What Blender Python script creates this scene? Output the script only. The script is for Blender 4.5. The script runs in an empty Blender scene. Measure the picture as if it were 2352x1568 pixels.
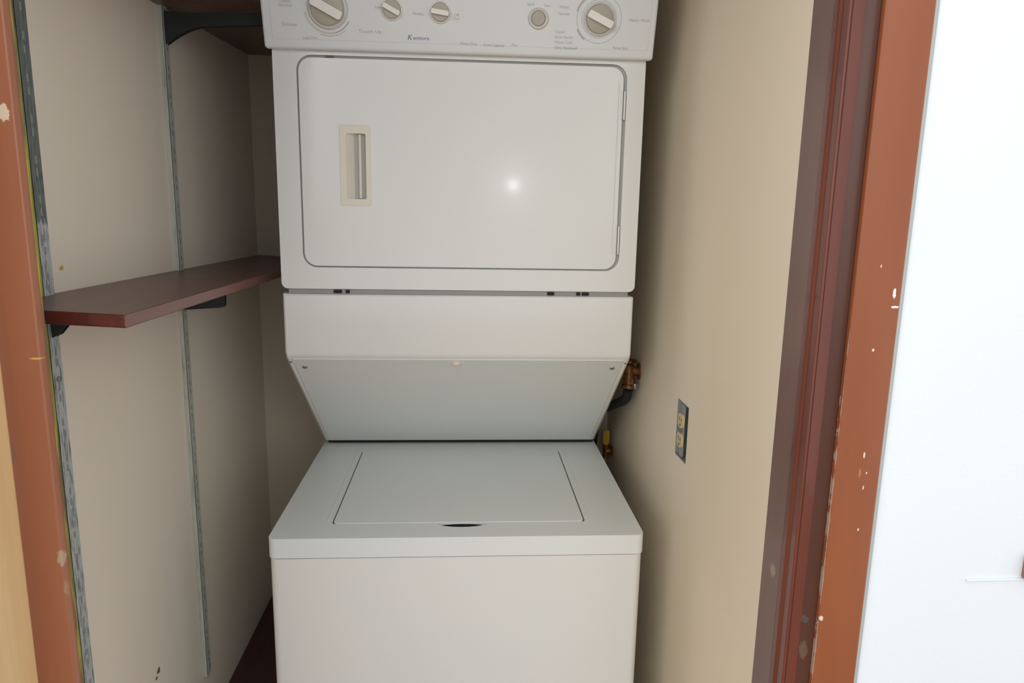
import bpy, bmesh, math, random
from mathutils import Vector, Matrix
from mathutils.geometry import tessellate_polygon
random.seed(7)
scn = bpy.context.scene
COL = scn.collection
PI = math.pi
# ------------------------------------------------------------------ camera
cam_d = bpy.data.cameras.new('camera'); cam = bpy.data.objects.new('camera', cam_d); COL.objects.link(cam)
YAW, PITCH, ROLL = 0.0667, 0.1884, 0.0188
fwd = Vector((math.sin(YAW)*math.cos(PITCH), math.cos(YAW)*math.cos(PITCH), -math.sin(PITCH)))
rgt = Vector((math.cos(YAW), -math.sin(YAW), 0)); upv = rgt.cross(fwd)
r2 = math.cos(ROLL)*rgt + math.sin(ROLL)*upv; u2 = -math.sin(ROLL)*rgt + math.cos(ROLL)*upv
CAM = Vector((0.0092, -1.2161, 1.5215))
m = Matrix.Identity(4)
for i in range(3):
    m[i][0] = r2[i]; m[i][1] = u2[i]; m[i][2] = -fwd[i]; m[i][3] = CAM[i]
cam.matrix_world = m
cam_d.sensor_width = 36; cam_d.lens = 1634.66*36/2352; cam_d.clip_start = .01
scn.camera = cam
# ------------------------------------------------------------------ world, lights, exposure
w = bpy.data.worlds.new('world'); scn.world = w; w.use_nodes = True
w.node_tree.nodes['Background'].inputs[0].default_value = (.93, .96, 1.0, 1)
w.node_tree.nodes['Background'].inputs[1].default_value = 1.18
def area(name, loc, target, sx, sy, power, col=(1,1,1)):
    d = bpy.data.lights.new(name, 'AREA'); d.shape = 'RECTANGLE'; d.size = sx; d.size_y = sy; d.energy = power; d.color = col
    o = bpy.data.objects.new(name, d); COL.objects.link(o); o.location = loc
    o.rotation_euler = (Vector(target)-Vector(loc)).to_track_quat('-Z', 'Y').to_euler(); return o
area('window_light', (-1.7, -3.2, 2.2), (.1, 0, 1.2), 1.7, 1.5, 38, (1, .985, .96))
area('window_light', (1.5, -3.4, 2.1), (0, 0, 1.3), 1.2, 1.5, 10, (.95, .98, 1))
fd = bpy.data.lights.new('camera_flash', 'POINT'); fd.energy = 1.1; fd.shadow_soft_size = .012; fd.color = (.97, .98, 1)
fo = bpy.data.objects.new('camera_flash', fd); COL.objects.link(fo); fo.location = (.19, -1.24, 1.60)
scn.view_settings.view_transform = 'Standard'; scn.view_settings.look = 'None'
scn.view_settings.exposure = 0.0; scn.view_settings.gamma = 1.0; scn.view_settings.use_curve_mapping = False

# ------------------------------------------------------------------ materials
def lin(r, g, b):
    f = lambda c: c/12.92 if c <= .04045 else ((c+.055)/1.055)**2.4
    return (f(r/255), f(g/255), f(b/255), 1)
def newmat(name, col, rough=.5, metal=0, spec=.5, coat=0):
    mt = bpy.data.materials.new(name); mt.use_nodes = True
    b = mt.node_tree.nodes['Principled BSDF']
    b.inputs['Base Color'].default_value = col; b.inputs['Roughness'].default_value = rough
    b.inputs['Metallic'].default_value = metal; b.inputs['Specular IOR Level'].default_value = spec
    b.inputs['Coat Weight'].default_value = coat; b.inputs['Coat Roughness'].default_value = .1
    return mt
class NT:
    def __init__(s, mt): s.t = mt.node_tree; s.b = s.t.nodes['Principled BSDF']
    def n(s, typ, **k):
        x = s.t.nodes.new(typ)
        for a, v in k.items(): setattr(x, a, v)
        return x
    def l(s, a, b): s.t.links.new(a, b)
    def obj(s, scale=(1,1,1)):
        tc = s.n('ShaderNodeTexCoord'); mp = s.n('ShaderNodeMapping'); mp.inputs['Scale'].default_value = scale
        s.l(tc.outputs['Object'], mp.inputs['Vector']); return mp.outputs[0]
    def noise(s, vec, scale, detail=3, rough=.5):
        x = s.n('ShaderNodeTexNoise'); x.inputs['Scale'].default_value = scale; x.inputs['Detail'].default_value = detail
        x.inputs['Roughness'].default_value = rough; s.l(vec, x.inputs['Vector']); return x.outputs['Fac']
    def ramp(s, fac, stops):
        x = s.n('ShaderNodeValToRGB'); e = x.color_ramp.elements
        while len(e) < len(stops): e.new(.5)
        for el, (p, c) in zip(e, stops): el.position = p; el.color = c
        s.l(fac, x.inputs[0]); return x.outputs[0]
    def math(s, op, a, b=0.0, c=None):
        x = s.n('ShaderNodeMath', operation=op)
        for i, v in enumerate((a, b) if c is None else (a, b, c)):
            if isinstance(v, (int, float)): x.inputs[i].default_value = v
            else: s.l(v, x.inputs[i])
        return x.outputs[0]
    def mix(s, fac, a, b):
        x = s.n('ShaderNodeMix', data_type='RGBA')
        if isinstance(fac, (int, float)): x.inputs[0].default_value = fac
        else: s.l(fac, x.inputs[0])
        for i, v in ((6, a), (7, b)):
            if isinstance(v, tuple): x.inputs[i].default_value = v
            else: s.l(v, x.inputs[i])
        return x.outputs[2]
    def sep(s):
        tc = s.n('ShaderNodeTexCoord'); x = s.n('ShaderNodeSeparateXYZ'); s.l(tc.outputs['Object'], x.inputs[0]); return x.outputs
    def bump(s, h, strength=.2, dist=.002):
        x = s.n('ShaderNodeBump'); x.inputs['Strength'].default_value = strength; x.inputs['Distance'].default_value = dist
        s.l(h, x.inputs['Height']); s.l(x.outputs[0], s.b.inputs['Normal'])
    def col(s, c): s.l(c, s.b.inputs['Base Color'])
W1 = (1,1,1,1); B0 = (0,0,0,1)
def blob(t, P, r, seed=0.0, jag=.6, sc=120):
    """mask 0..1 for a mark of radius r (tuple per axis) around P, with a ragged edge"""
    tc = t.n('ShaderNodeTexCoord'); mp = t.n('ShaderNodeMapping'); mp.vector_type = 'TEXTURE'
    mp.inputs['Location'].default_value = P; mp.inputs['Scale'].default_value = r
    t.l(tc.outputs['Object'], mp.inputs['Vector'])
    ln = t.n('ShaderNodeVectorMath', operation='LENGTH'); t.l(mp.outputs[0], ln.inputs[0])
    nz = t.noise(t.obj(), sc, 3)
    d = t.math('ADD', ln.outputs['Value'], t.math('MULTIPLY', t.math('SUBTRACT', nz, .5), jag*2.5))
    return t.ramp(d, [(.75, W1), (1.0, B0)])

# white enamel
enamel = newmat('white_enamel', lin(226, 226, 222), .22, 0, .5, .25)
t = NT(enamel); nz = t.noise(t.obj(), 2.3, 2)
t.col(t.ramp(nz, [(.3, lin(223, 225, 222)), (.7, lin(227, 226, 221))]))
t.bump(t.noise(t.obj(), 260, 2), .03, .0006)
enamel_flat = newmat('white_enamel_textured', lin(214, 215, 211), .38, 0, .4)
t = NT(enamel_flat); t.col(t.ramp(t.noise(t.obj(), 3, 2), [(.3, lin(222, 227, 225)), (.7, lin(226, 228, 224))]))
t.bump(t.noise(t.obj(), 420, 2), .08, .0006)
console_white = newmat('console_white_plastic', lin(220, 223, 223), .34, 0, .4)
ivory = newmat('ivory_plastic', lin(226, 221, 204), .4)
knob_white = newmat('knob_white_plastic', lin(235, 231, 224), .3)
knob_beige = newmat('knob_beige_plastic', lin(176, 170, 156), .45)
ring_grey = newmat('dial_ring_grey', lin(205, 204, 198), .35)
trim_ring = newmat('dial_trim_grey', lin(186, 188, 186), .4)
print_grey = newmat('print_grey', lin(168, 172, 172), .6)
print_dark = newmat('print_dark_grey', lin(96, 96, 112), .6)
print_blue = newmat('print_blue', lin(105, 108, 160), .6)
black = newmat('dark_gap', lin(28, 28, 30), .8)
rubber = newmat('black_rubber', lin(38, 38, 36), .6)
steel = newmat('dull_steel', lin(150, 152, 150), .4, .7)
peach = newmat('peach_plastic', lin(222, 200, 180), .4)
brass = newmat('tarnished_brass', lin(150, 98, 45), .4, .6)
t = NT(brass); t.col(t.ramp(t.noise(t.obj(), 60, 3), [(.35, lin(84, 60, 32)), (.65, lin(158, 108, 64))]))
yellow = newmat('yellow_valve_paint', lin(205, 165, 40), .5)
hose_mat = newmat('grey_hose', lin(44, 47, 48), .7, 0, .2)
galv = newmat('galvanised_box', lin(150, 154, 154), .5, .1)
cream = newmat('cream_plastic', lin(214, 196, 150), .45)

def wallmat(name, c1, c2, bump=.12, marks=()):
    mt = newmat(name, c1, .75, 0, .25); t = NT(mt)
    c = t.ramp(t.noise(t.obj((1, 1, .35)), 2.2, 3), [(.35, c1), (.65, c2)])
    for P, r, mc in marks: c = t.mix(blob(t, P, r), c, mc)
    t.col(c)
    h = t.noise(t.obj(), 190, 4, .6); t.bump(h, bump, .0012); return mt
beige_l = wallmat('beige_paint_left', lin(230, 221, 206), lin(226, 216, 198), marks=(
    ((-.56, .016, .655), (.01, .007, .007), lin(110, 84, 64)), ((-.56, .006, .646), (.01, .005, .004), lin(120, 94, 70)),
    ((-.56, -.172, 1.423), (.01, .005, .004), lin(190, 165, 90))))
beige_r = wallmat('beige_paint_right', lin(238, 226, 204), lin(234, 220, 196), marks=(
    ((.43, .30, 1.56), (.01, .002, .002), lin(200, 180, 130)),))
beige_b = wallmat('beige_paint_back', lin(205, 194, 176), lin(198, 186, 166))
white_wall = wallmat('white_wall_paint', lin(233, 238, 241), lin(229, 235, 239), .3)
ceil_m = wallmat('white_ceiling_paint', lin(225, 222, 214), lin(222, 219, 210))

# brown casing paint: chips at inner edge and scattered nicks
def brownmat(name, c1, c2, rough=.32, spec=.5, chips=(), edge=None):
    mt = newmat(name, c1, rough, 0, spec); t = NT(mt)
    c = t.ramp(t.noise(t.obj((1, 1, .15)), 18, 3), [(.35, c1), (.65, c2)])
    for P, r, mc in chips: c = t.mix(blob(t, P, r, jag=.5, sc=260), c, mc)
    if edge:   # ragged bare strip along a vertical arris: (x centre, half width, z limit, colour)
        xs = t.sep(); ex, hw, zl, ec = edge
        nz = t.noise(t.obj((1, 1, .6)), 90, 4, .7); nz2 = t.noise(t.obj((.01, .01, 1)), 14, 3, .7)
        wv = t.math('MULTIPLY', t.math('SUBTRACT', t.math('ADD', nz, t.math('MULTIPLY', nz2, 1.6)), 1.12), hw*3.2)
        d = t.math('ABSOLUTE', t.math('SUBTRACT', xs[0], ex))
        lower = t.math('SUBTRACT', zl, xs[2])
        lim = t.math('MULTIPLY', wv, t.math('MINIMUM', 1.0, t.math('MAXIMUM', 0.0, t.math('MULTIPLY', lower, 5.0))))
        mk = t.math('LESS_THAN', d, lim)
        c = t.mix(mk, c, ec)
    t.col(c); t.bump(t.noise(t.obj((1, 1, .3)), 120, 3), .06, .001); return mt
CH = lin(225, 205, 190)
case_r = brownmat('brown_casing_paint', lin(148, 86, 54), lin(141, 80, 50), .36, .3, chips=[
    ((.514, -.411, 1.428), (.0022, .01, .006), lin(240, 230, 225)), ((.517, -.411, 1.412), (.006, .01, .0016), lin(240, 230, 225)),
    ((.496, -.411, 1.36), (.002, .01, .002), CH), ((.500, -.411, 1.228), (.0012, .01, .005), CH), ((.5035, -.411, 1.186), (.001, .01, .003), CH),
    ((.497, -.411, 1.205), (.0015, .01, .006), lin(176, 120, 92)), ((.5035, -.411, 1.13), (.0012, .01, .0022), CH),
    ((.5055, -.411, 1.205), (.0012, .01, .002), CH), ((.494, -.411, 1.46), (.001, .01, .002), CH),
    ((.468, -.411, 1.008), (.003, .02, .004), CH)], edge=(.4652, .0007, 1.42, lin(168, 146, 130)))
case_l = brownmat('brown_casing_paint_left', lin(168, 108, 78), lin(162, 102, 74), chips=[
    ((-.472, -.411, 1.607), (.0065, .01, .010), lin(226, 206, 184)), ((-.4665, -.411, 1.345), (.008, .01, .0014), lin(214, 176, 96)),
    ((-.462, -.411, 1.105), (.006, .01, .010), lin(184, 158, 128)), ((-.46, -.411, 1.065), (.004, .01, .012), lin(172, 136, 104)),
    ((-.505, -.411, 1.235), (.006, .01, .016), lin(150, 108, 84))])
jamb_m = brownmat('dark_brown_jamb_paint', lin(118, 86, 76), lin(108, 78, 68), .32, .6, chips=[
    ((.43, -.345, 1.04), (.01, .008, .010), lin(150, 128, 118))])
stop_m = brownmat('reddish_brown_stop_paint', lin(112, 58, 44), lin(100, 50, 38), .35, .3)
for m_ in (stop_m,): m_.node_tree.nodes['Principled BSDF'].inputs['Coat Weight'].default_value = .35; m_.node_tree.nodes['Principled BSDF'].inputs['Coat Roughness'].default_value = .06
cove_m = brownmat('umber_cove_paint', lin(88, 54, 42), lin(78, 46, 36), .42, .3, chips=[
    ((.452, -.40, 1.00), (.007, .02, .006), lin(84, 76, 72)), ((.455, -.40, .955), (.005, .02, .014), lin(104, 82, 64))])
caulk = newmat('grey_caulk', lin(176, 176, 170), .6)
def woodmat(name, c1, c2, rough, sc=(1, 1, .06), s=60):
    mt = newmat(name, c1, rough); t = NT(mt)
    v = t.obj(sc); n1 = t.noise(v, s, 4, .6); t.col(t.ramp(n1, [(.3, c1), (.7, c2)])); t.bump(n1, .1, .001); return mt
shelf_m = woodmat('dark_maroon_shelf_stain', lin(112, 80, 72), lin(98, 66, 60), .33, (1, .07, 1), 70)
shelf_edge = woodmat('maroon_shelf_edge', lin(128, 90, 82), lin(116, 78, 72), .3, (1, .1, 1), 60)
shelf_end = woodmat('maroon_end_grain', lin(98, 40, 32), lin(78, 30, 26), .35, (1, 1, 1), 60)
pine = woodmat('pale_pine', lin(236, 202, 150), lin(226, 186, 130), .4, (1, 1, .04), 45)
ledge_m = woodmat('dark_maroon_ledge', lin(84, 50, 46), lin(66, 38, 36), .45, (1, .07, 1), 60)
floor_m = woodmat('brown_wood_floor', lin(150, 122, 96), lin(130, 102, 80), .4, (1, .06, 1), 40)
# shelf standards: grey metal with flaking paint, darker above, bare below on the near one
def stdmat(name, zsplit):
    mt = newmat(name, lin(150, 156, 156), .45, .25); t = NT(mt); xs = t.sep()
    nz = t.noise(t.obj((1, 1, .12)), 260, 4, .7)
    light = t.ramp(nz, [(.38, lin(104, 112, 108)), (.5, lin(186, 190, 190)), (.75, lin(200, 206, 208))])
    dark = t.ramp(nz, [(.35, lin(78, 86, 86)), (.55, lin(112, 122, 122)), (.66, lin(132, 134, 84)), (.8, lin(170, 172, 170))])
    z = t.math('ADD', xs[2], t.math('MULTIPLY', t.math('SUBTRACT', t.noise(t.obj((60, 60, 1)), 5, 2), .5), .05))
    c = t.mix(t.math('GREATER_THAN', z, zsplit), light, dark); t.col(c); return mt
def std2mat():
    mt = newmat('pale_grey_green_metal', lin(176, 180, 170), .5, .1); t = NT(mt)
    t.col(t.ramp(t.noise(t.obj((1, 1, .08)), 160, 4, .7), [(.3, lin(140, 148, 142)), (.45, lin(182, 186, 176)), (.7, lin(196, 196, 186))])); return mt
std1_m = stdmat('flaking_grey_metal', 1.49); std2_m = std2mat()
std_side = newmat('olive_painted_metal', lin(150, 140, 88), .55)
NT(std_side).col(NT(std_side).ramp(NT(std_side).noise(NT(std_side).obj((1, 1, .1)), 120, 3), [(.4, lin(120, 108, 84)), (.62, lin(176, 172, 84))]))
brk_m = newmat('dark_bracket_metal', lin(46, 50, 51), .5, .3)
slot_m = newmat('slot_shadow_metal', lin(138, 144, 140), .6)

# ------------------------------------------------------------------ mesh helpers
def mkobj(name, bm, mat, parent=None, bevel=0, seg=3, smooth=True, kind=None):
    me = bpy.data.meshes.new(name)
    bmesh.ops.remove_doubles(bm, verts=bm.verts, dist=1e-6)
    bmesh.ops.recalc_face_normals(bm, faces=bm.faces)
    bm.to_mesh(me); bm.free()
    mats = mat if isinstance(mat, (list, tuple)) else [mat]
    for mm in mats: me.materials.append(mm)
    if smooth:
        for p in me.polygons: p.use_smooth = True
        me.set_sharp_from_angle(angle=math.radians(35))
    o = bpy.data.objects.new(name, me); COL.objects.link(o)
    if bevel:
        md = o.modifiers.new('bevel', 'BEVEL'); md.width = bevel; md.segments = seg; md.limit_method = 'ANGLE'
        md.angle_limit = math.radians(40); md.harden_normals = True
    if parent: o.parent = parent; o.matrix_parent_inverse = parent.matrix_world.inverted()
    if kind: o['kind'] = kind
    return o
def box(bm, x0, x1, y0, y1, z0, z1, M=None):
    vs = [bm.verts.new(Vector((x, y, z)) if M is None else M @ Vector((x, y, z))) for x in (x0, x1) for y in (y0, y1) for z in (z0, z1)]
    for f in ((0,1,3,2), (4,6,7,5), (0,4,5,1), (2,3,7,6), (0,2,6,4), (1,5,7,3)): bm.faces.new([vs[i] for i in f])
def rr(x0, x1, z0, z1, r, n=7):
    pts = []
    for cx, cz, a0 in ((x1-r, z0+r, -90), (x1-r, z1-r, 0), (x0+r, z1-r, 90), (x0+r, z0+r, 180)):
        for i in range(n+1):
            a = math.radians(a0+90*i/n); pts.append((cx+r*math.cos(a), cz+r*math.sin(a)))
    return pts
def rect(x0, x1, z0, z1): return [(x0, z0), (x1, z0), (x1, z1), (x0, z1)]
def plate(bm, outer, holes, w0, w1, f):
    """polygon with holes in (u,v), thickness w0..w1, f(u,v,w)->Vector"""
    loops = [outer]+list(holes)
    flat = [p for l in loops for p in l]
    tris = tessellate_polygon([[Vector((p[0], p[1], 0)) for p in l] for l in loops])
    A = [bm.verts.new(f(u, v, w0)) for u, v in flat]; B = [bm.verts.new(f(u, v, w1)) for u, v in flat]
    for tr in tris:
        try: bm.faces.new([A[i] for i in tr]); bm.faces.new([B[i] for i in reversed(tr)])
        except ValueError: pass
    k = 0
    for l in loops:
        n = len(l)
        for i in range(n):
            a, b = k+i, k+(i+1) % n; bm.faces.new((A[a], A[b], B[b], B[a]))
        k += n
FXZ = lambda u, v, w: Vector((u, w, v))          # plate standing across the room, w = y
FXY = lambda u, v, w: Vector((u, v, w))          # lying plate, w = z
FYZ = lambda u, v, w: Vector((w, u, v))          # side plate, w = x
def lathe(bm, prof, M, n=40, cap=True):
    """prof [(r, h)] about local z, mapped by M"""
    rings = []
    for r, h in prof:
        rings.append([bm.verts.new(M @ Vector((r*math.cos(2*PI*i/n), r*math.sin(2*PI*i/n), h))) for i in range(n)])
    for a, b in zip(rings, rings[1:]):
        for i in range(n): bm.faces.new((a[i], a[(i+1) % n], b[(i+1) % n], b[i]))
    if cap: bm.faces.new(rings[0]); bm.faces.new(rings[-1])
def tube(bm, pts, r, n=12):
    pts = [Vector(p) for p in pts]; rings = []
    for i, p in enumerate(pts):
        d = (pts[min(i+1, len(pts)-1)]-pts[max(i-1, 0)]).normalized()
        s = d.cross(Vector((.1, .3, 1))).normalized(); q = d.cross(s)
        rings.append([bm.verts.new(p+r*(math.cos(2*PI*k/n)*s+math.sin(2*PI*k/n)*q)) for k in range(n)])
    for a, b in zip(rings, rings[1:]):
        for i in range(n): bm.faces.new((a[i], a[(i+1) % n], b[(i+1) % n], b[i]))
    bm.faces.new(rings[0]); bm.faces.new(rings[-1])
def curve_pts(P, n=8):
    P = [Vector(p) for p in P]; out = []
    Q = [2*P[0]-P[1]]+P+[2*P[-1]-P[-2]]
    for i in range(1, len(Q)-2):
        for k in range(n):
            s = k/n; a, b, c, d = Q[i-1], Q[i], Q[i+1], Q[i+2]
            out.append(.5*((2*b)+(c-a)*s+(2*a-5*b+4*c-d)*s*s+(3*b-a-3*c+d)*s**3))
    return out+[P[-1]]
def empty(name, loc, label, cat, group=None):
    o = bpy.data.objects.new(name, None); COL.objects.link(o); o.location = loc; o.empty_display_size = .1
    o['label'] = label; o['category'] = cat
    if group: o['group'] = group
    bpy.context.view_layer.update(); return o
def tag(o, label, cat, group=None):
    o['label'] = label; o['category'] = cat
    if group: o['group'] = group
    return o
def struct(o, label, cat):
    o['kind'] = 'structure'; o['label'] = label; o['category'] = cat; return o

# ------------------------------------------------------------------ setting
XL, XR, YB, YF = -.56, .43, .785, -.311
bm = bmesh.new(); plate(bm, rect(-2.2, 2.4, -4.2, .9), [], -.05, 0, FXY)
struct(mkobj('floor', bm, floor_m), 'brown floor of the closet and hallway', 'floor')
bm = bmesh.new(); plate(bm, rect(XL-.1, XR+.1, YF, YB+.1), [], 2.40, 2.45, FXY)
struct(mkobj('ceiling', bm, ceil_m), 'white closet ceiling above the washer dryer stack', 'ceiling')
bm = bmesh.new(); plate(bm, rect(YF-.004, YB, 0, 2.40), [], XL-.1, XL, FYZ)
struct(mkobj('wall_left', bm, beige_l), 'beige left closet wall carrying the shelf standards', 'wall')
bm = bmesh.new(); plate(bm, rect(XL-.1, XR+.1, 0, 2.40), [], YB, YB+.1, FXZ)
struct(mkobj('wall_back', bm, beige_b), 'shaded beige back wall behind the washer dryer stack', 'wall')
# right wall, with the cut-out for the electrical box
OY, OZ = .087, 1.098
cut = [(OY-.036, OZ-.056), (OY+.036, OZ-.058), (OY+.037, OZ+.057), (OY-.035, OZ+.056)]
bm = bmesh.new(); plate(bm, rect(YF, YB, 0, 2.40), [cut], XR, XR+.012, FYZ)
wr = struct(mkobj('wall_right', bm, beige_r), 'beige right closet wall with the open outlet box', 'wall')
# front wall of the hallway, with the closet opening
bm = bmesh.new()
outer = [(-2.2, 0), (-.522, 0), (-.522, 2.06), (.480, 2.06), (.480, 0), (2.4, 0), (2.4, 2.45), (-2.2, 2.45)]
plate(bm, outer, [], -.399, -.315, FXZ)
struct(mkobj('wall_front', bm, white_wall), 'bright white hallway wall right of the brown door casing', 'wall')

def extr(name, poly, z0, z1, mat, parent=None, bevel=0, seg=3):
    bm = bmesh.new(); plate(bm, poly, [], z0, z1, FXY); return mkobj(name, bm, mat, parent, bevel, seg)
def structure_empty(name, loc, label, cat):
    o = empty(name, loc, label, cat); o['kind'] = 'structure'; return o
# right trim: jamb board, stop, cove, casing, caulk
tr = structure_empty('trim_1', (.47, -.38, 0), 'brown right side door casing with chipped inner edge', 'door casing')
ZT = 2.05
extr('jamb', [(.4300, -.312), (.4300, -.3655), (.4780, -.3655), (.4780, -.3155), (.4305, -.3155)][::-1], 0, ZT, jamb_m, tr)
sp = [(.478, -.3657), (.4300, -.3657), (.4290, -.3665), (.4285, -.3690), (.4285, -.3740), (.4272, -.3752)]
for i in range(9):
    a = math.radians(150+i*80/8); sp.append((.4300+.0030*math.cos(a), -.3795+.0040*math.sin(a)))
sp += [(.4302, -.3850), (.4302, -.3978), (.4312, -.3990), (.4335, -.3990), (.478, -.3925)]
extr('door_stop', sp, 0, ZT, stop_m, tr)
cv = [(.478, -.3927), (.4340, -.3988)]
cv += [(.4345+.0085*(1-math.cos(math.radians(a))), -.4000+.0055*math.sin(math.radians(a))) for a in (0, 30, 60, 90, 120, 150)]
cv += [(.4590, -.4005), (.4618, -.4045), (.4645, -.4045), (.478, -.3985)]
extr('cove_moulding', cv, 0, ZT, cove_m, tr)
cs = [(.4648, -.3990), (.4648, -.4085)] + [(.4673-.0025*math.cos(math.radians(a)), -.4085-.0028*math.sin(math.radians(a))) for a in (20, 45, 70, 90)]
cs += [(.519, -.4112), (.5222, -.4100), (.5232, -.4075), (.5232, -.3991)]
extr('casing', cs, 0, ZT+.057, case_r, tr)
ck = [(.5233, -.3991), (.5233, -.4085), (.5255, -.4092), (.5295, -.4060), (.5325, -.3991)]
extr('caulk_bead', ck, 0, ZT+.05, caulk, tr)['label'] = 'grey caulk bead between casing and white wall'
# left trim
tl = structure_empty('trim_2', (-.47, -.38, 0), 'brown left side door casing with cream paint chip', 'door casing')
extr('casing', [(-x+.0030, y) for x, y in cs][::-1], 0, ZT+.057, case_l, tl)
extr('jamb', [(-.5150, -.3990), (-.5150, -.3120), (-.5215, -.3120), (-.5215, -.3990)], 0, ZT, jamb_m, tl)
extr('backing_strip', [(-.4600, -.3990), (-.5149, -.3990), (-.5149, -.3930), (-.4700, -.3930)], 0, ZT, std_side, tl)
# head trim above the frame
th = structure_empty('trim_3', (0, -.38, ZT), 'brown head casing over the closet opening', 'door casing')
bm = bmesh.new(); box(bm, -.4562, .4640, -.4112, -.3992, ZT, ZT+.057); mkobj('casing', bm, case_r, th, .002)
bm = bmesh.new(); box(bm, -.5213, .4778, -.3990, -.3156, ZT+.0005, ZT+.009); mkobj('jamb', bm, jamb_m, th)
# pine folding door leaf at the left edge
dr = structure_empty('door_1', (-.50, -.5, 0), 'pale pine door edge standing open at the left', 'door')
pf = rr(-.5330, -.4890, -.86, -.4300, .009, 6)
extr('leaf', pf, .012, 2.03, pine, dr)
bm = bmesh.new(); box(bm, -.535, -.520, -.4299, -.4130, 1.70, 1.78); box(bm, -.535, -.520, -.4299, -.4130, .25, .33)
mkobj('hinge', bm, brk_m, dr)
# ledge along the left wall
bm = bmesh.new(); box(bm, XL+.0005, -.352, -.06, YB-.001, .0005, .3505)
le = mkobj('wooden_ledge', bm, ledge_m, None, .003)
tag(le, 'dark maroon wooden ledge between left wall and washer, at floor level', 'ledge')
bm = bmesh.new(); box(bm, XL+.0005, -.350, -.064, YB-.001, .351, .371); mkobj('ledge_top', bm, ledge_m, le, .002)

# ------------------------------------------------------------------ shelf standards, brackets, shelves
def standard(y0, y1, z0, z1, mat, label):
    o = empty('shelf_standard', (XL, (y0+y1)/2, z0), label, 'shelf standard', None)
    bm = bmesh.new(); box(bm, -.5515, -.5505, y0, y1, z0, z1)
    # web with its slot pairs raised as tiny bars between slots
    mkobj('face', bm, mat, o)
    bm = bmesh.new(); box(bm, XL+.0003, -.5506, y0, y0+.0015, z0, z1); box(bm, XL+.0003, -.5506, y1-.0015, y1, z0, z1)
    mkobj('side_flange', bm, std_side if y0 < 0 else mat, o)
    bm = bmesh.new(); z = z0+.03; ym = (y0+y1)/2
    while z < z1-.03:
        for dz in (0, .0165): box(bm, -.5504, -.5502, ym-.0022, ym+.0022, z+dz, z+dz+.010)
        z += .0508
    mkobj('slot', bm, slot_m, o, kind='stuff')
    for zz in (z0+.02, z1-.25, (z0+z1)/2):
        bm = bmesh.new(); lathe(bm, [(.004, 0), (.004, .0012), (.002, .0022)], Matrix.Translation((-.5504, ym, zz)) @ Matrix.Rotation(PI/2, 4, 'Y'), 14)
        mkobj('screw', bm, steel, o)
    return o
standard(-.236, -.212, .40, 2.15, std1_m, 'near metal shelf standard beside the left casing, paint flaking')
standard(.221, .242, .493, 2.15, std2_m, 'narrow far metal shelf standard ending low on the left wall')
def bracket(ym, prof, label, mat=brk_m):
    bm = bmesh.new(); plate(bm, prof, [], ym-.006, ym-.0045, FXZ); plate(bm, prof, [], ym+.0045, ym+.006, FXZ)
    o = mkobj('shelf_bracket', bm, mat); tag(o, label, 'shelf bracket', None)
    zt = max(p[1] for p in prof); xm = max(p[0] for p in prof)
    bm = bmesh.new(); box(bm, -.5495, -.5300, ym-.0044, ym+.0044, zt-.0045, zt-.0030); mkobj('top_web', bm, mat, o)
    bm = bmesh.new(); zb = min(p[1] for p in prof)
    box(bm, -.5495, -.5480, ym-.0044, ym+.0044, zb+.004, zt-.002); mkobj('hook_plate', bm, mat, o)
    return o
x0 = -.5497
def arm(xt, zt0, zt1, zroot, hroot, harm):
    P = [(x0, zt0)]; n = 10
    P.append((xt, zt1)); P.append((xt, zt1-harm+.004)); P.append((xt-.004, zt1-harm))
    for i in range(n+1):
        s = i/n; x = (x0+.075)*(1-s)+x0*s+.0*s
        base = zt0-harm
        P.append((x, base-(zroot)*(s**1.7)))
    return P[::-1]
bracket(.2315, arm(-.3685, 1.8600, 1.8655, .034, 0, .022), 'dark bracket under the top shelf with curved root')
bracket(-.224, [(x0, 1.3755), (x0, 1.334), (-.541, 1.338), (-.531, 1.350), (-.523, 1.3675), (-.44, 1.3640), (-.44, 1.3695)], 'small bracket under the near end of the lower shelf')
bracket(.2315, [(x0, 1.3680), (x0, 1.306), (-.482, 1.3105), (-.471, 1.313), (-.470, 1.330), (-.470, 1.3660)], 'dark bracket under the middle of the lower shelf')
def shelf(c, th, mats, label):
    """c: corner tops near-wall, near-front, far-front, far-wall"""
    bm = bmesh.new(); T = [bm.verts.new(p) for p in c]; B = [bm.verts.new((p[0], p[1], p[2]-th)) for p in c]
    fs = [bm.faces.new(T), bm.faces.new(B[::-1])]
    for i in range(4): fs.append(bm.faces.new((T[i], B[i], B[(i+1) % 4], T[(i+1) % 4])))
    fs[2].material_index = 2; fs[3].material_index = 1
    o = mkobj('wall_shelf', bm, mats, None, .0022, 3); return tag(o, label, 'shelf')
shelf([(XL+.0005, -.352, 1.3935), (-.396, -.348, 1.3850), (-.392, YB-.002, 1.3690), (XL+.0005, YB-.002, 1.3765)], .0165, [shelf_m, shelf_edge, shelf_end],
      'dark maroon lower shelf on the left wall, seen from above')
shelf([(XL+.0005, -.30, 1.867), (-.366, -.30, 1.867), (-.366, YB-.002, 1.911), (XL+.0005, YB-.002, 1.911)], .0165, [shelf_m, shelf_edge, shelf_end],
      'dark maroon top shelf seen from below beside the control panel')

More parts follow.
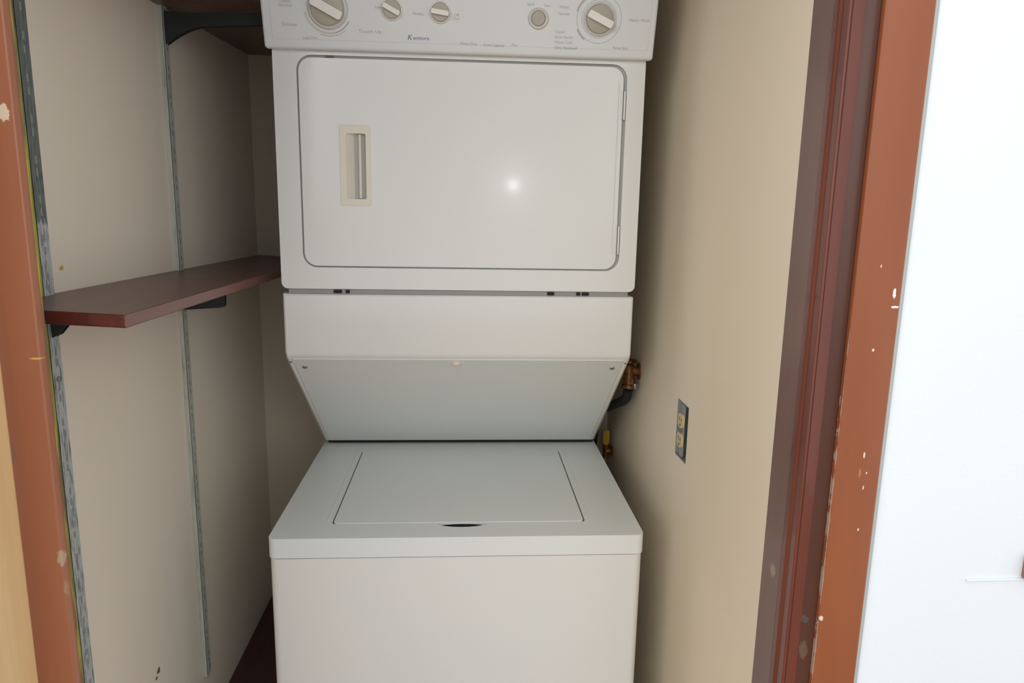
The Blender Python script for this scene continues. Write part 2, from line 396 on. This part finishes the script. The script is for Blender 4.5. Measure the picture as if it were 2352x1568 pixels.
# ------------------------------------------------------------------ electrical box and receptacle
ob = empty('electrical_outlet', (XR, OY, OZ), 'uncovered double outlet in an open metal box on the right wall', 'outlet')
bm = bmesh.new()
plate(bm, cut, [], XR+.0505, XR+.052, FYZ)
inner = [(p[0]*.97+OY*.03, p[1]*.97+OZ*.03) for p in cut]
outl = [(p[0]*.985+OY*.015, p[1]*.985+OZ*.015) for p in cut]; plate(bm, outl, [inner], XR+.0005, XR+.0504, FYZ)
mkobj('metal_box', bm, galv, ob)
bm = bmesh.new(); plate(bm, rr(OY-.010, OY+.014, OZ-.052, OZ+.052, .005), [], XR+.001, XR+.0025, FYZ); mkobj('yoke', bm, galv, ob)
for s in (-1, 1):
    zc = OZ+s*.0195
    bm = bmesh.new(); plate(bm, rr(OY-.013, OY+.019, zc-.0138, zc+.0138, .010), [], XR-.003, XR+.0009, FYZ)
    fo_ = mkobj('socket', bm, cream, ob, .001)
    bm = bmesh.new()
    for dy, h in ((-.004, .0035), (.009, .004)): box(bm, XR-.0034, XR-.0031, OY+dy-.0009, OY+dy+.0009, zc-h+.003, zc+h+.003)
    lathe(bm, [(.0024, 0), (.0024, .0003)], Matrix.Translation((XR-.0031, OY+.0025, zc-.008)) @ Matrix.Rotation(-PI/2, 4, 'Y'), 12)
    mkobj('slot', bm, black, fo_)
bm = bmesh.new(); lathe(bm, [(.0036, 0), (.0036, .0015), (.002, .0027)], Matrix.Translation((XR+.0005, OY+.0025, OZ)) @ Matrix.Rotation(-PI/2, 4, 'Y'), 16)
mkobj('screw', bm, steel, ob)

# ------------------------------------------------------------------ plumbing
def rotto(d): return Vector((0, 0, 1)).rotation_difference(Vector(d)).to_matrix().to_4x4()
def cyl(bm, a, b, r, n=18, prof=None):
    a, b = Vector(a), Vector(b); L = (b-a).length; M = Matrix.Translation(a) @ rotto(b-a)
    lathe(bm, prof or [(r*.9, 0), (r, L*.08), (r, L*.92), (r*.9, L)], M, n)
vv = empty('washer_valve', (.43, .44, 1.12), 'tarnished brass water valve on the right wall beside the dryer', 'valve')
bm = bmesh.new(); cyl(bm, (.4295, .44, 1.134), (.398, .44, 1.134), .012); cyl(bm, (.4295, .44, 1.134), (.4265, .44, 1.134), .021)
cyl(bm, (.404, .44, 1.15), (.404, .43, 1.100), .0125); mkobj('body', bm, brass, vv)
bm = bmesh.new(); cyl(bm, (.404, .435, 1.118), (.404, .432, 1.104), .0155, 6); cyl(bm, (.404, .431, 1.103), (.403, .430, 1.093), .0165, 20); mkobj('hose_coupling', bm, brass, vv)
bm = bmesh.new(); cyl(bm, (.406, .438, 1.15), (.408, .434, 1.158), .006)
for i in range(8):
    a = i*PI/4; cyl(bm, (.406+.013*math.cos(a), .434+.013*math.sin(a), 1.160), (.406+.013*math.cos(a+PI/4), .434+.013*math.sin(a+PI/4), 1.160), .004, 8)
mkobj('handle', bm, brass, vv)
bm = bmesh.new(); cyl(bm, (.417, .424, 1.108), (.417, .424, 1.094), .007, 12); mkobj('bonnet_nut', bm, steel, vv)
bm = bmesh.new(); tube(bm, curve_pts([(.403, .430, 1.091), (.400, .450, 1.060), (.382, .53, 1.02), (.368, .62, .97), (.368, .68, .80), (.386, .68, .60), (.386, .70, .35), (.386, .74, .12)]), .0115)
tag(mkobj('water_hose', bm, hose_mat), 'grey hose hanging from the brass valve behind the washer', 'hose')
gv = empty('shutoff_valve', (.43, .70, .875), 'small yellow handled valve low beside the washer top', 'valve')
bm = bmesh.new(); cyl(bm, (.4295, .70, .84), (.408, .70, .84), .010); cyl(bm, (.4295, .70, .84), (.427, .70, .84), .017); cyl(bm, (.412, .70, .862), (.412, .70, .82), .009); mkobj('body', bm, brass, gv)
bm = bmesh.new(); plate(bm, rr(.398, .416, .864, .908, .008), [], .680, .6835, FXZ); mkobj('lever', bm, yellow, gv, .001)

# ------------------------------------------------------------------ stacked washer and dryer (one laundry centre, one body)
W = .3435
lc = empty('laundry_center', (0, .35, 0), 'white stacked washer and dryer unit standing in the closet', 'washer dryer')
# lower cabinet
bm = bmesh.new(); plate(bm, rr(-W, W, 0.0, .74, .016, 6), [], .06, .8850, FXY)
mkobj('washer_cabinet', bm, enamel, lc, .003)
bm = bmesh.new(); box(bm, -W+.03, W-.03, .03, .70, .018, .0595); mkobj('toe_kick', bm, black, lc)
for sx in (-1, 1):
    for yy in (.06, .66):
        bm = bmesh.new(); lathe(bm, [(.018, 0), (.018, .008), (.008, .010), (.008, .0178)], Matrix.Translation((sx*.28, yy, .0005)), 18); mkobj('foot', bm, rubber, lc)
# washer top: frame with an opening (and finger notch) and the lid
LX0, LX1, LY0, LY1 = -.2405, .2425, .058, .4705
hole = [(LX0, LY0+.006), (LX0+.004, LY0), (-.058, LY0)]
for i in range(13):
    a = PI+PI*i/12; hole.append((.0055+.0480*math.cos(a)*1.0, LY0-.0005+.0175*math.sin(a)*1.0))
hole += [(.069, LY0), (LX1-.004, LY0), (LX1, LY0+.006), (LX1, LY1-.012), (LX1-.012, LY1), (LX0+.012, LY1), (LX0, LY1-.012)]
bm = bmesh.new(); plate(bm, rr(-W-.001, W+.001, -.002, .74, .014, 6), [hole], .8870, .9250, FXY)
mkobj('washer_top', bm, enamel_flat, lc, .0038, 4)
bm = bmesh.new(); plate(bm, rr(-W+.004, W-.004, .004, .735, .012, 6), [], .8851, .8869, FXY); mkobj('seam_strip', bm, newmat('seam_grey', lin(150, 150, 146), .7), lc)
lid = None
bm = bmesh.new(); plate(bm, rr(LX0+.0028, LX1-.0028, LY0+.0012, LY1-.002, .008, 5), [], .9120, .9262, FXY)
lid = mkobj('washer_lid', bm, enamel_flat, lc, .0022, 3)
bm = bmesh.new(); plate(bm, rect(-.060, .071, .036, .060), [], .8871, .8885, FXY); mkobj('finger_slot', bm, black, lc)
bm = bmesh.new(); plate(bm, [(.0055+.0475*math.cos(q*PI/12), .9165+.0055*math.sin(q*PI/12)) for q in range(24)], [], LY0-.0004, LY0+.0010, FXZ); mkobj('slot_shadow_plate', bm, black, lid)  # black plate paints the shade inside the finger slot
for sx in (LX0-.010, LX1+.010):   # pressed rib beside the lid
    bm = bmesh.new(); tube(bm, [(sx, LY0+.01, .9249), (sx, LY1-.01, .9249)], .0011, 8); mkobj('pressed_rib', bm, enamel_flat, lc)
# housing between washer and dryer (side profile)
prof = [(.522, .9335), (.177, 1.222), (.1735, 1.2300), (.1735, 1.3475), (.74, 1.3475), (.74, .9335)]
YD = .1735
bm = bmesh.new(); plate(bm, prof, [], -W, W, FYZ); mkobj('console_housing', bm, enamel, lc, .006, 4)
bm = bmesh.new(); box(bm, -W+.010, W-.004, .527, .735, .9255, .9340); mkobj('gap_shade', bm, black, lc)  # black block stands in for the shade in the gap below the housing
# sloping service panel
a = Vector((0, .522, .9335)); b = Vector((0, .177, 1.222)); d = (b-a).normalized(); L = (b-a).length; nrm = Vector((0, -d.z, d.y)); nrm = -Vector((0, d.z, -d.y))
FS = lambda u, v, w_: a + d*v + nrm*w_ + Vector((u, 0, 0))
bm = bmesh.new(); plate(bm, rect(-W+.0125, W-.0125, .006, L-.006), [], .0001, .0022, FS)
sl = mkobj('sloping_panel', bm, enamel_flat, lc, .0012, 2)
bm = bmesh.new(); M = Matrix.Translation(FS(-.009, L-.019, .0022)) @ rotto(nrm); lathe(bm, [(.0085, 0), (.008, .003), (.0055, .006), (.002, .0068)], M @ Matrix.Diagonal((1, .55, 1, 1)), 24)
mkobj('latch_button', bm, peach, sl)
for sx in (-1, 1):
    bm = bmesh.new(); M = Matrix.Translation(FS(sx*.313, L-.040, .0022)) @ rotto(nrm); lathe(bm, [(.0055, 0), (.005, .0012), (.0025, .002)], M, 18); mkobj('screw', bm, steel, sl)
    bm = bmesh.new(); M = Matrix.Translation(FS(sx*(W-.006), L-.022, .0002)) @ rotto(nrm); lathe(bm, [(.0026, 0), (.002, .0008)], M, 12); mkobj('screw', bm, print_dark, lc)
# dryer body, front panel with door opening
bm = bmesh.new(); box(bm, -W, W, YD+.0305, .74, 1.3570, 1.90); mkobj('dryer_cabinet', bm, enamel, lc, .006)
bm = bmesh.new(); box(bm, -W+.012, W-.012, YD+.004, .735, 1.3476, 1.3569); mkobj('seam_gap', bm, newmat('seam_shadow_grey', lin(150, 150, 146), .7), lc)
for x, wd in ((-.238, .008), (-.219, .004), (.177, .007), (.232, .004), (.246, .007)):
    bm = bmesh.new(); plate(bm, rr(x-wd, x+wd, 1.3490, 1.3553, .002, 4), [], YD+.0015, YD+.0039, FXZ); mkobj('clip', bm, black, lc)
DX0, DX1, DZ0, DZ1, DRr = -.2985, .3035, 1.4015, 1.7800, .024
bm = bmesh.new(); plate(bm, rr(-W-.0005, W+.0005, 1.3572, 1.80, .012, 6), [rr(DX0-.003, DX1+.0065, DZ0-.003, DZ1+.0045, DRr+.003, 8)], YD, YD+.0300, FXZ)
mkobj('dryer_front', bm, enamel, lc, .0055, 4)
bm = bmesh.new(); plate(bm, rr(DX0-.02, DX1+.02, DZ0-.02, DZ1+.015, .03, 6), [], YD+.0085, YD+.0099, FXZ); mkobj('door_recess', bm, newmat('recess_grey', lin(176, 177, 172), .6), lc)
HX0, HX1, HZ0, HZ1 = -.2265, -.1700, 1.5165, 1.6635
bm = bmesh.new(); plate(bm, rr(DX0, DX1, DZ0, DZ1, DRr, 8), [rr(HX0+.002, HX1-.002, HZ0+.002, HZ1-.002, .004, 4)], YD+.0008, YD+.0080, FXZ)
door = mkobj('dryer_door', bm, enamel, lc, .0040, 4)
# raised lip on the hinge side of the door
bm = bmesh.new(); tube(bm, [(DX1-.0085, YD+.0012, DZ0+.03), (DX1-.0085, YD+.0012, DZ1-.03)], .0013, 8); mkobj('pressed_rib', bm, enamel, door)
# handle: ivory frame and scooped pocket
fr_ = bmesh.new(); plate(fr_, rr(HX0, HX1, HZ0, HZ1, .004, 4), [rr(-.2145, -.1790, 1.5285, 1.6480, .003, 4)], YD-.0012, YD+.0016, FXZ)
hd = mkobj('door_handle', fr_, ivory, door, .0010, 2); hd['label'] = 'ivory recessed handle'
bm = bmesh.new(); N = 10; rows = []
for zz in (1.5285, 1.6480):
    rows.append([bm.verts.new((-.2145+.0355*i/N, YD+.001+.016*math.sin(PI*min(1, (i/N))*.5)**1.2 if i < N else YD+.001, zz)) for i in range(N+1)])
for i in range(N): bm.faces.new((rows[0][i], rows[0][i+1], rows[1][i+1], rows[1][i]))
for r_ in rows: bm.faces.new(r_)
mkobj('grip_pocket', bm, newmat('ivory_pocket', lin(212, 208, 190), .45), hd)
bm = bmesh.new(); tube(bm, [(-.1905, YD+.006, 1.530), (-.1905, YD+.006, 1.6465)], .0028, 10); mkobj('finger_grip', bm, ivory, hd)
# hinges in the right hand gap
for z0_, z1_ in ((1.685, 1.737), (1.431, 1.486)):
    bm = bmesh.new(); box(bm, DX1-.0040, DX1-.0008, YD-.0010, YD+.0008, z0_, z1_); box(bm, DX1+.0016, DX1+.0050, YD-.0010, YD+.0010, z0_, z1_)
    h = mkobj('door_hinge', bm, enamel, lc, .0005, 2)
    bm = bmesh.new(); box(bm, DX1-.0003, DX1+.0012, YD+.0012, YD+.010, z0_+.002, z1_-.002); mkobj('knuckle', bm, galv, h)
bm = bmesh.new(); box(bm, -.249, -.236, YD+.002, YD+.009, 1.7805, 1.7828); box(bm, -.239, -.235, YD+.001, YD+.009, 1.7765, 1.7828); mkobj('door_catch', bm, print_dark, lc)
# ------------------------------------------------------------------ control panel, leaning out towards the top
CW = .3525; CZ0 = 1.7905; CZ1 = 1.965
cy = lambda z: .157-.24*(z-CZ0)
k = .24/math.sqrt(1+.24**2); kz = 1/math.sqrt(1+.24**2)
upd = Vector((0, -k, kz)); nout = Vector((0, -kz, -k))
FC = lambda u, v, w_: Vector((u, .157, CZ0)) + upd*v + nout*w_     # u = x, v = height on the panel, w_ = out of it
bm = bmesh.new(); plate(bm, [(.157, CZ0), (cy(CZ1), CZ1), (.20, 1.99), (.74, 1.99), (.74, 1.9006), (YD+.0306, 1.9006), (YD+.0306, 1.8002), (YD+.002, 1.8002), (YD+.002, CZ0+.0005+.0001)][::-1] if False else
      [(.157, CZ0+.0005), (cy(CZ1), CZ1), (.20, 1.995), (.74, 1.995), (.74, 1.9006), (.1998, 1.9006), (.1998, 1.8005), (.1730, 1.8005), (.1730, CZ0+.0005)], [], -CW, CW, FYZ)
cp = mkobj('control_panel', bm, console_white, lc, .0065, 4)
bm = bmesh.new(); plate(bm, rr(-CW+.016, CW-.012, .016, .165, .004, 4), [], .0001, .0007, FC); fa = mkobj('fascia', bm, console_white, cp, .0004, 2)
FV = lambda z: (z-CZ0)/kz
def on(u, v, w_): return Matrix.Translation(FC(u, v, w_)) @ Matrix((( 1, 0, 0, 0), (0, -k, -kz, 0), (0, kz, -k, 0), (0, 0, 0, 1)))
def rot(a): return Matrix.Rotation(math.radians(a), 4, 'Z')
def knob(x, v, R, ang, big, label):
    o = empty('control_knob', FC(x, v, 0), label, 'x'); del o['category']; o.parent = cp; o.matrix_parent_inverse = cp.matrix_world.inverted()
    M = on(x, v, .0008)
    bm = bmesh.new(); lathe(bm, [(R, 0), (R, .003), (R*.97, .0042), (R*.9, .0046), (R*.86, .0030), (R*.3, .0028)], M, 56); mkobj('skirt', bm, ring_grey if big else knob_white, o)
    bm = bmesh.new(); lathe(bm, [(R*.84, .0030), (R*.82, .0075), (R*.78, .0082), (R*.3, .0080)], M, 48); mkobj('dial_face', bm, knob_beige, o)
    bm = bmesh.new(); MM = M @ rot(ang); hw = R*.22
    pl = rr(-R*.84, R*.84, -hw, hw, hw*.5, 5)
    plate(bm, pl, [], .0078, .0190 if big else .0150, lambda u, vv_, w_: MM @ Vector((u, vv_, w_)))
    mkobj('grip', bm, knob_white, o, .0018, 3)
    return o
def ring(x, v, R, r, mat, name='printed_ring', a0=0, a1=360):
    bm = bmesh.new(); n = 72; M = on(x, v, .00085); A = []; 
    for i in range(n+1):
        a_ = math.radians(a0+(a1-a0)*i/n); A.append((bm.verts.new(M @ Vector((R*math.cos(a_), R*math.sin(a_), 0))), bm.verts.new(M @ Vector(((R+r)*math.cos(a_), (R+r)*math.sin(a_), 0)))))
    for p, q in zip(A, A[1:]): bm.faces.new((p[0], p[1], q[1], q[0]))
    return mkobj(name, bm, mat, cp, smooth=False)
V0 = FV(1.853)
knob(-.236, V0+.004, .0335, -27, True, 'large dryer timer knob with pale bar')
knob(-.124, V0+.006, .0185, -27, False, 'second knob from the left, tilted bar')
knob(-.039, V0+.004, .0185, -8, False, 'third knob from the left, level bar')
kn4 = knob(.2465, V0+.002, .0285, -24, True, 'washer timer knob at the right')
ring(-.236, V0+.004, .0345, .0016, trim_ring); ring(-.236, V0+.004, .0385, .0045, newmat('print_pinkish', lin(206, 198, 192), .6), 'printed_arc', 190, 285)
ring(-.236, V0+.004, .0400, .0022, print_grey, 'printed_arc', 285, 330); ring(-.236, V0+.004, .0450, .001, print_grey, 'printed_arc', 250, 310)
ring(.2465, V0+.002, .0310, .0012, trim_ring); ring(.2465, V0+.002, .0400, .0008, print_grey); ring(.2465, V0+.002, .0412, .0028, newmat('print_lilac', lin(170, 172, 190), .6), 'printed_arc', 205, 235)
ring(.2465, V0+.002, .0412, .0022, print_grey, 'printed_arc', 120, 165)
# push button
M = on(.136, V0-.0005, .0008)
bm = bmesh.new(); lathe(bm, [(.0175, 0), (.0175, .004), (.0165, .0055), (.0135, .0050), (.0125, .0030)], M, 40)
pb = mkobj('start_button', bm, ring_grey, cp)
bm = bmesh.new(); lathe(bm, [(.0122, .001), (.0120, .0060), (.0105, .0070), (.004, .0066)], M, 36); mkobj('button_cap', bm, knob_beige, pb)
# printing
def text(s, x, v, h, mat, align='CENTER', sx=1.0, shear=0, name='printed_text'):
    cu = bpy.data.curves.new('t', 'FONT'); cu.body = s; cu.size = h; cu.align_x = align; cu.align_y = 'CENTER'; cu.shear = shear; cu.space_line = .9; cu.resolution_u = 2
    to = bpy.data.objects.new('t', cu); COL.objects.link(to); bpy.context.view_layer.update()
    me = bpy.data.meshes.new_from_object(to); bpy.data.objects.remove(to)
    me.transform(on(x, v, .0010) @ Matrix.Diagonal((sx, 1, 1, 1))); me.materials.clear(); me.materials.append(mat); me.name = name
    o = bpy.data.objects.new(name, me); COL.objects.link(o); o.parent = cp; o.matrix_parent_inverse = cp.matrix_world.inverted(); return o
V = lambda z: FV(z)
text('Cotton\nNormal', -.321, V(1.862), .0075, print_grey, 'LEFT')
text('Delicate', -.318, V(1.829), .0080, print_grey, 'LEFT')
text('Less Dry', -.270, V(1.809), .0070, print_grey)
text('Touch Up', -.164, V(1.822), .0075, print_grey, 'CENTER', 1.35)
text('More', -.088, V(1.853), .0065, print_grey, 'LEFT')
text('Low', -.148, V(1.861), .0065, print_grey)
text('On', -.071, V(1.852), .006, print_grey); text('Off\nEnd', -.010, V(1.850), .0065, print_grey)
text('K', -.094, V(1.8145), .0125, print_dark, 'CENTER', 1, .2, 'brand_logo')
text('enmore', -.0885, V(1.8142), .0100, print_blue, 'LEFT', .92, .2, 'brand_logo')
text('Heavy Duty', .012, V(1.808), .0065, print_grey); text('Extra Capacity', .058, V(1.807), .0065, print_grey); text('Plus', .095, V(1.808), .0065, print_grey)
text('Signal', .121, V(1.8745), .006, print_grey); text('Start', .152, V(1.873), .006, print_grey)
for i, s in enumerate(('Heavy', 'Normal')): text(s, .182, V(1.872-.011*i), .0065, print_grey)
for i, s in enumerate(('Casual', 'Knits Gentle', 'Warm Cold', 'Ultra Handwash')): text(s, .168, V(1.832-.0085*i), .0065, print_grey, 'LEFT')
text('Heavy Wash', .320, V(1.855), .0075, print_grey); text('Rinse Spin', .290, V(1.809), .0070, print_grey)

# ------------------------------------------------------------------ hallway: ledge and frame edge at the right border
bm = bmesh.new(); box(bm, .665, 1.05, -.4015, -.3992, 1.050, 1.0535)
o = struct(mkobj('trim_4', bm, white_wall, None, .001), 'thin white ledge line on the white wall', 'trim')
bm = bmesh.new(); plate(bm, rr(.7400, .80, 1.0540, 1.089, .003, 3), [], -.4110, -.3993, FXZ)
tag(mkobj('small_wall_block', bm, newmat('reddish_wood', lin(150, 104, 96), .5), None, .001), 'reddish block edge on the white wall at the right border', 'block')
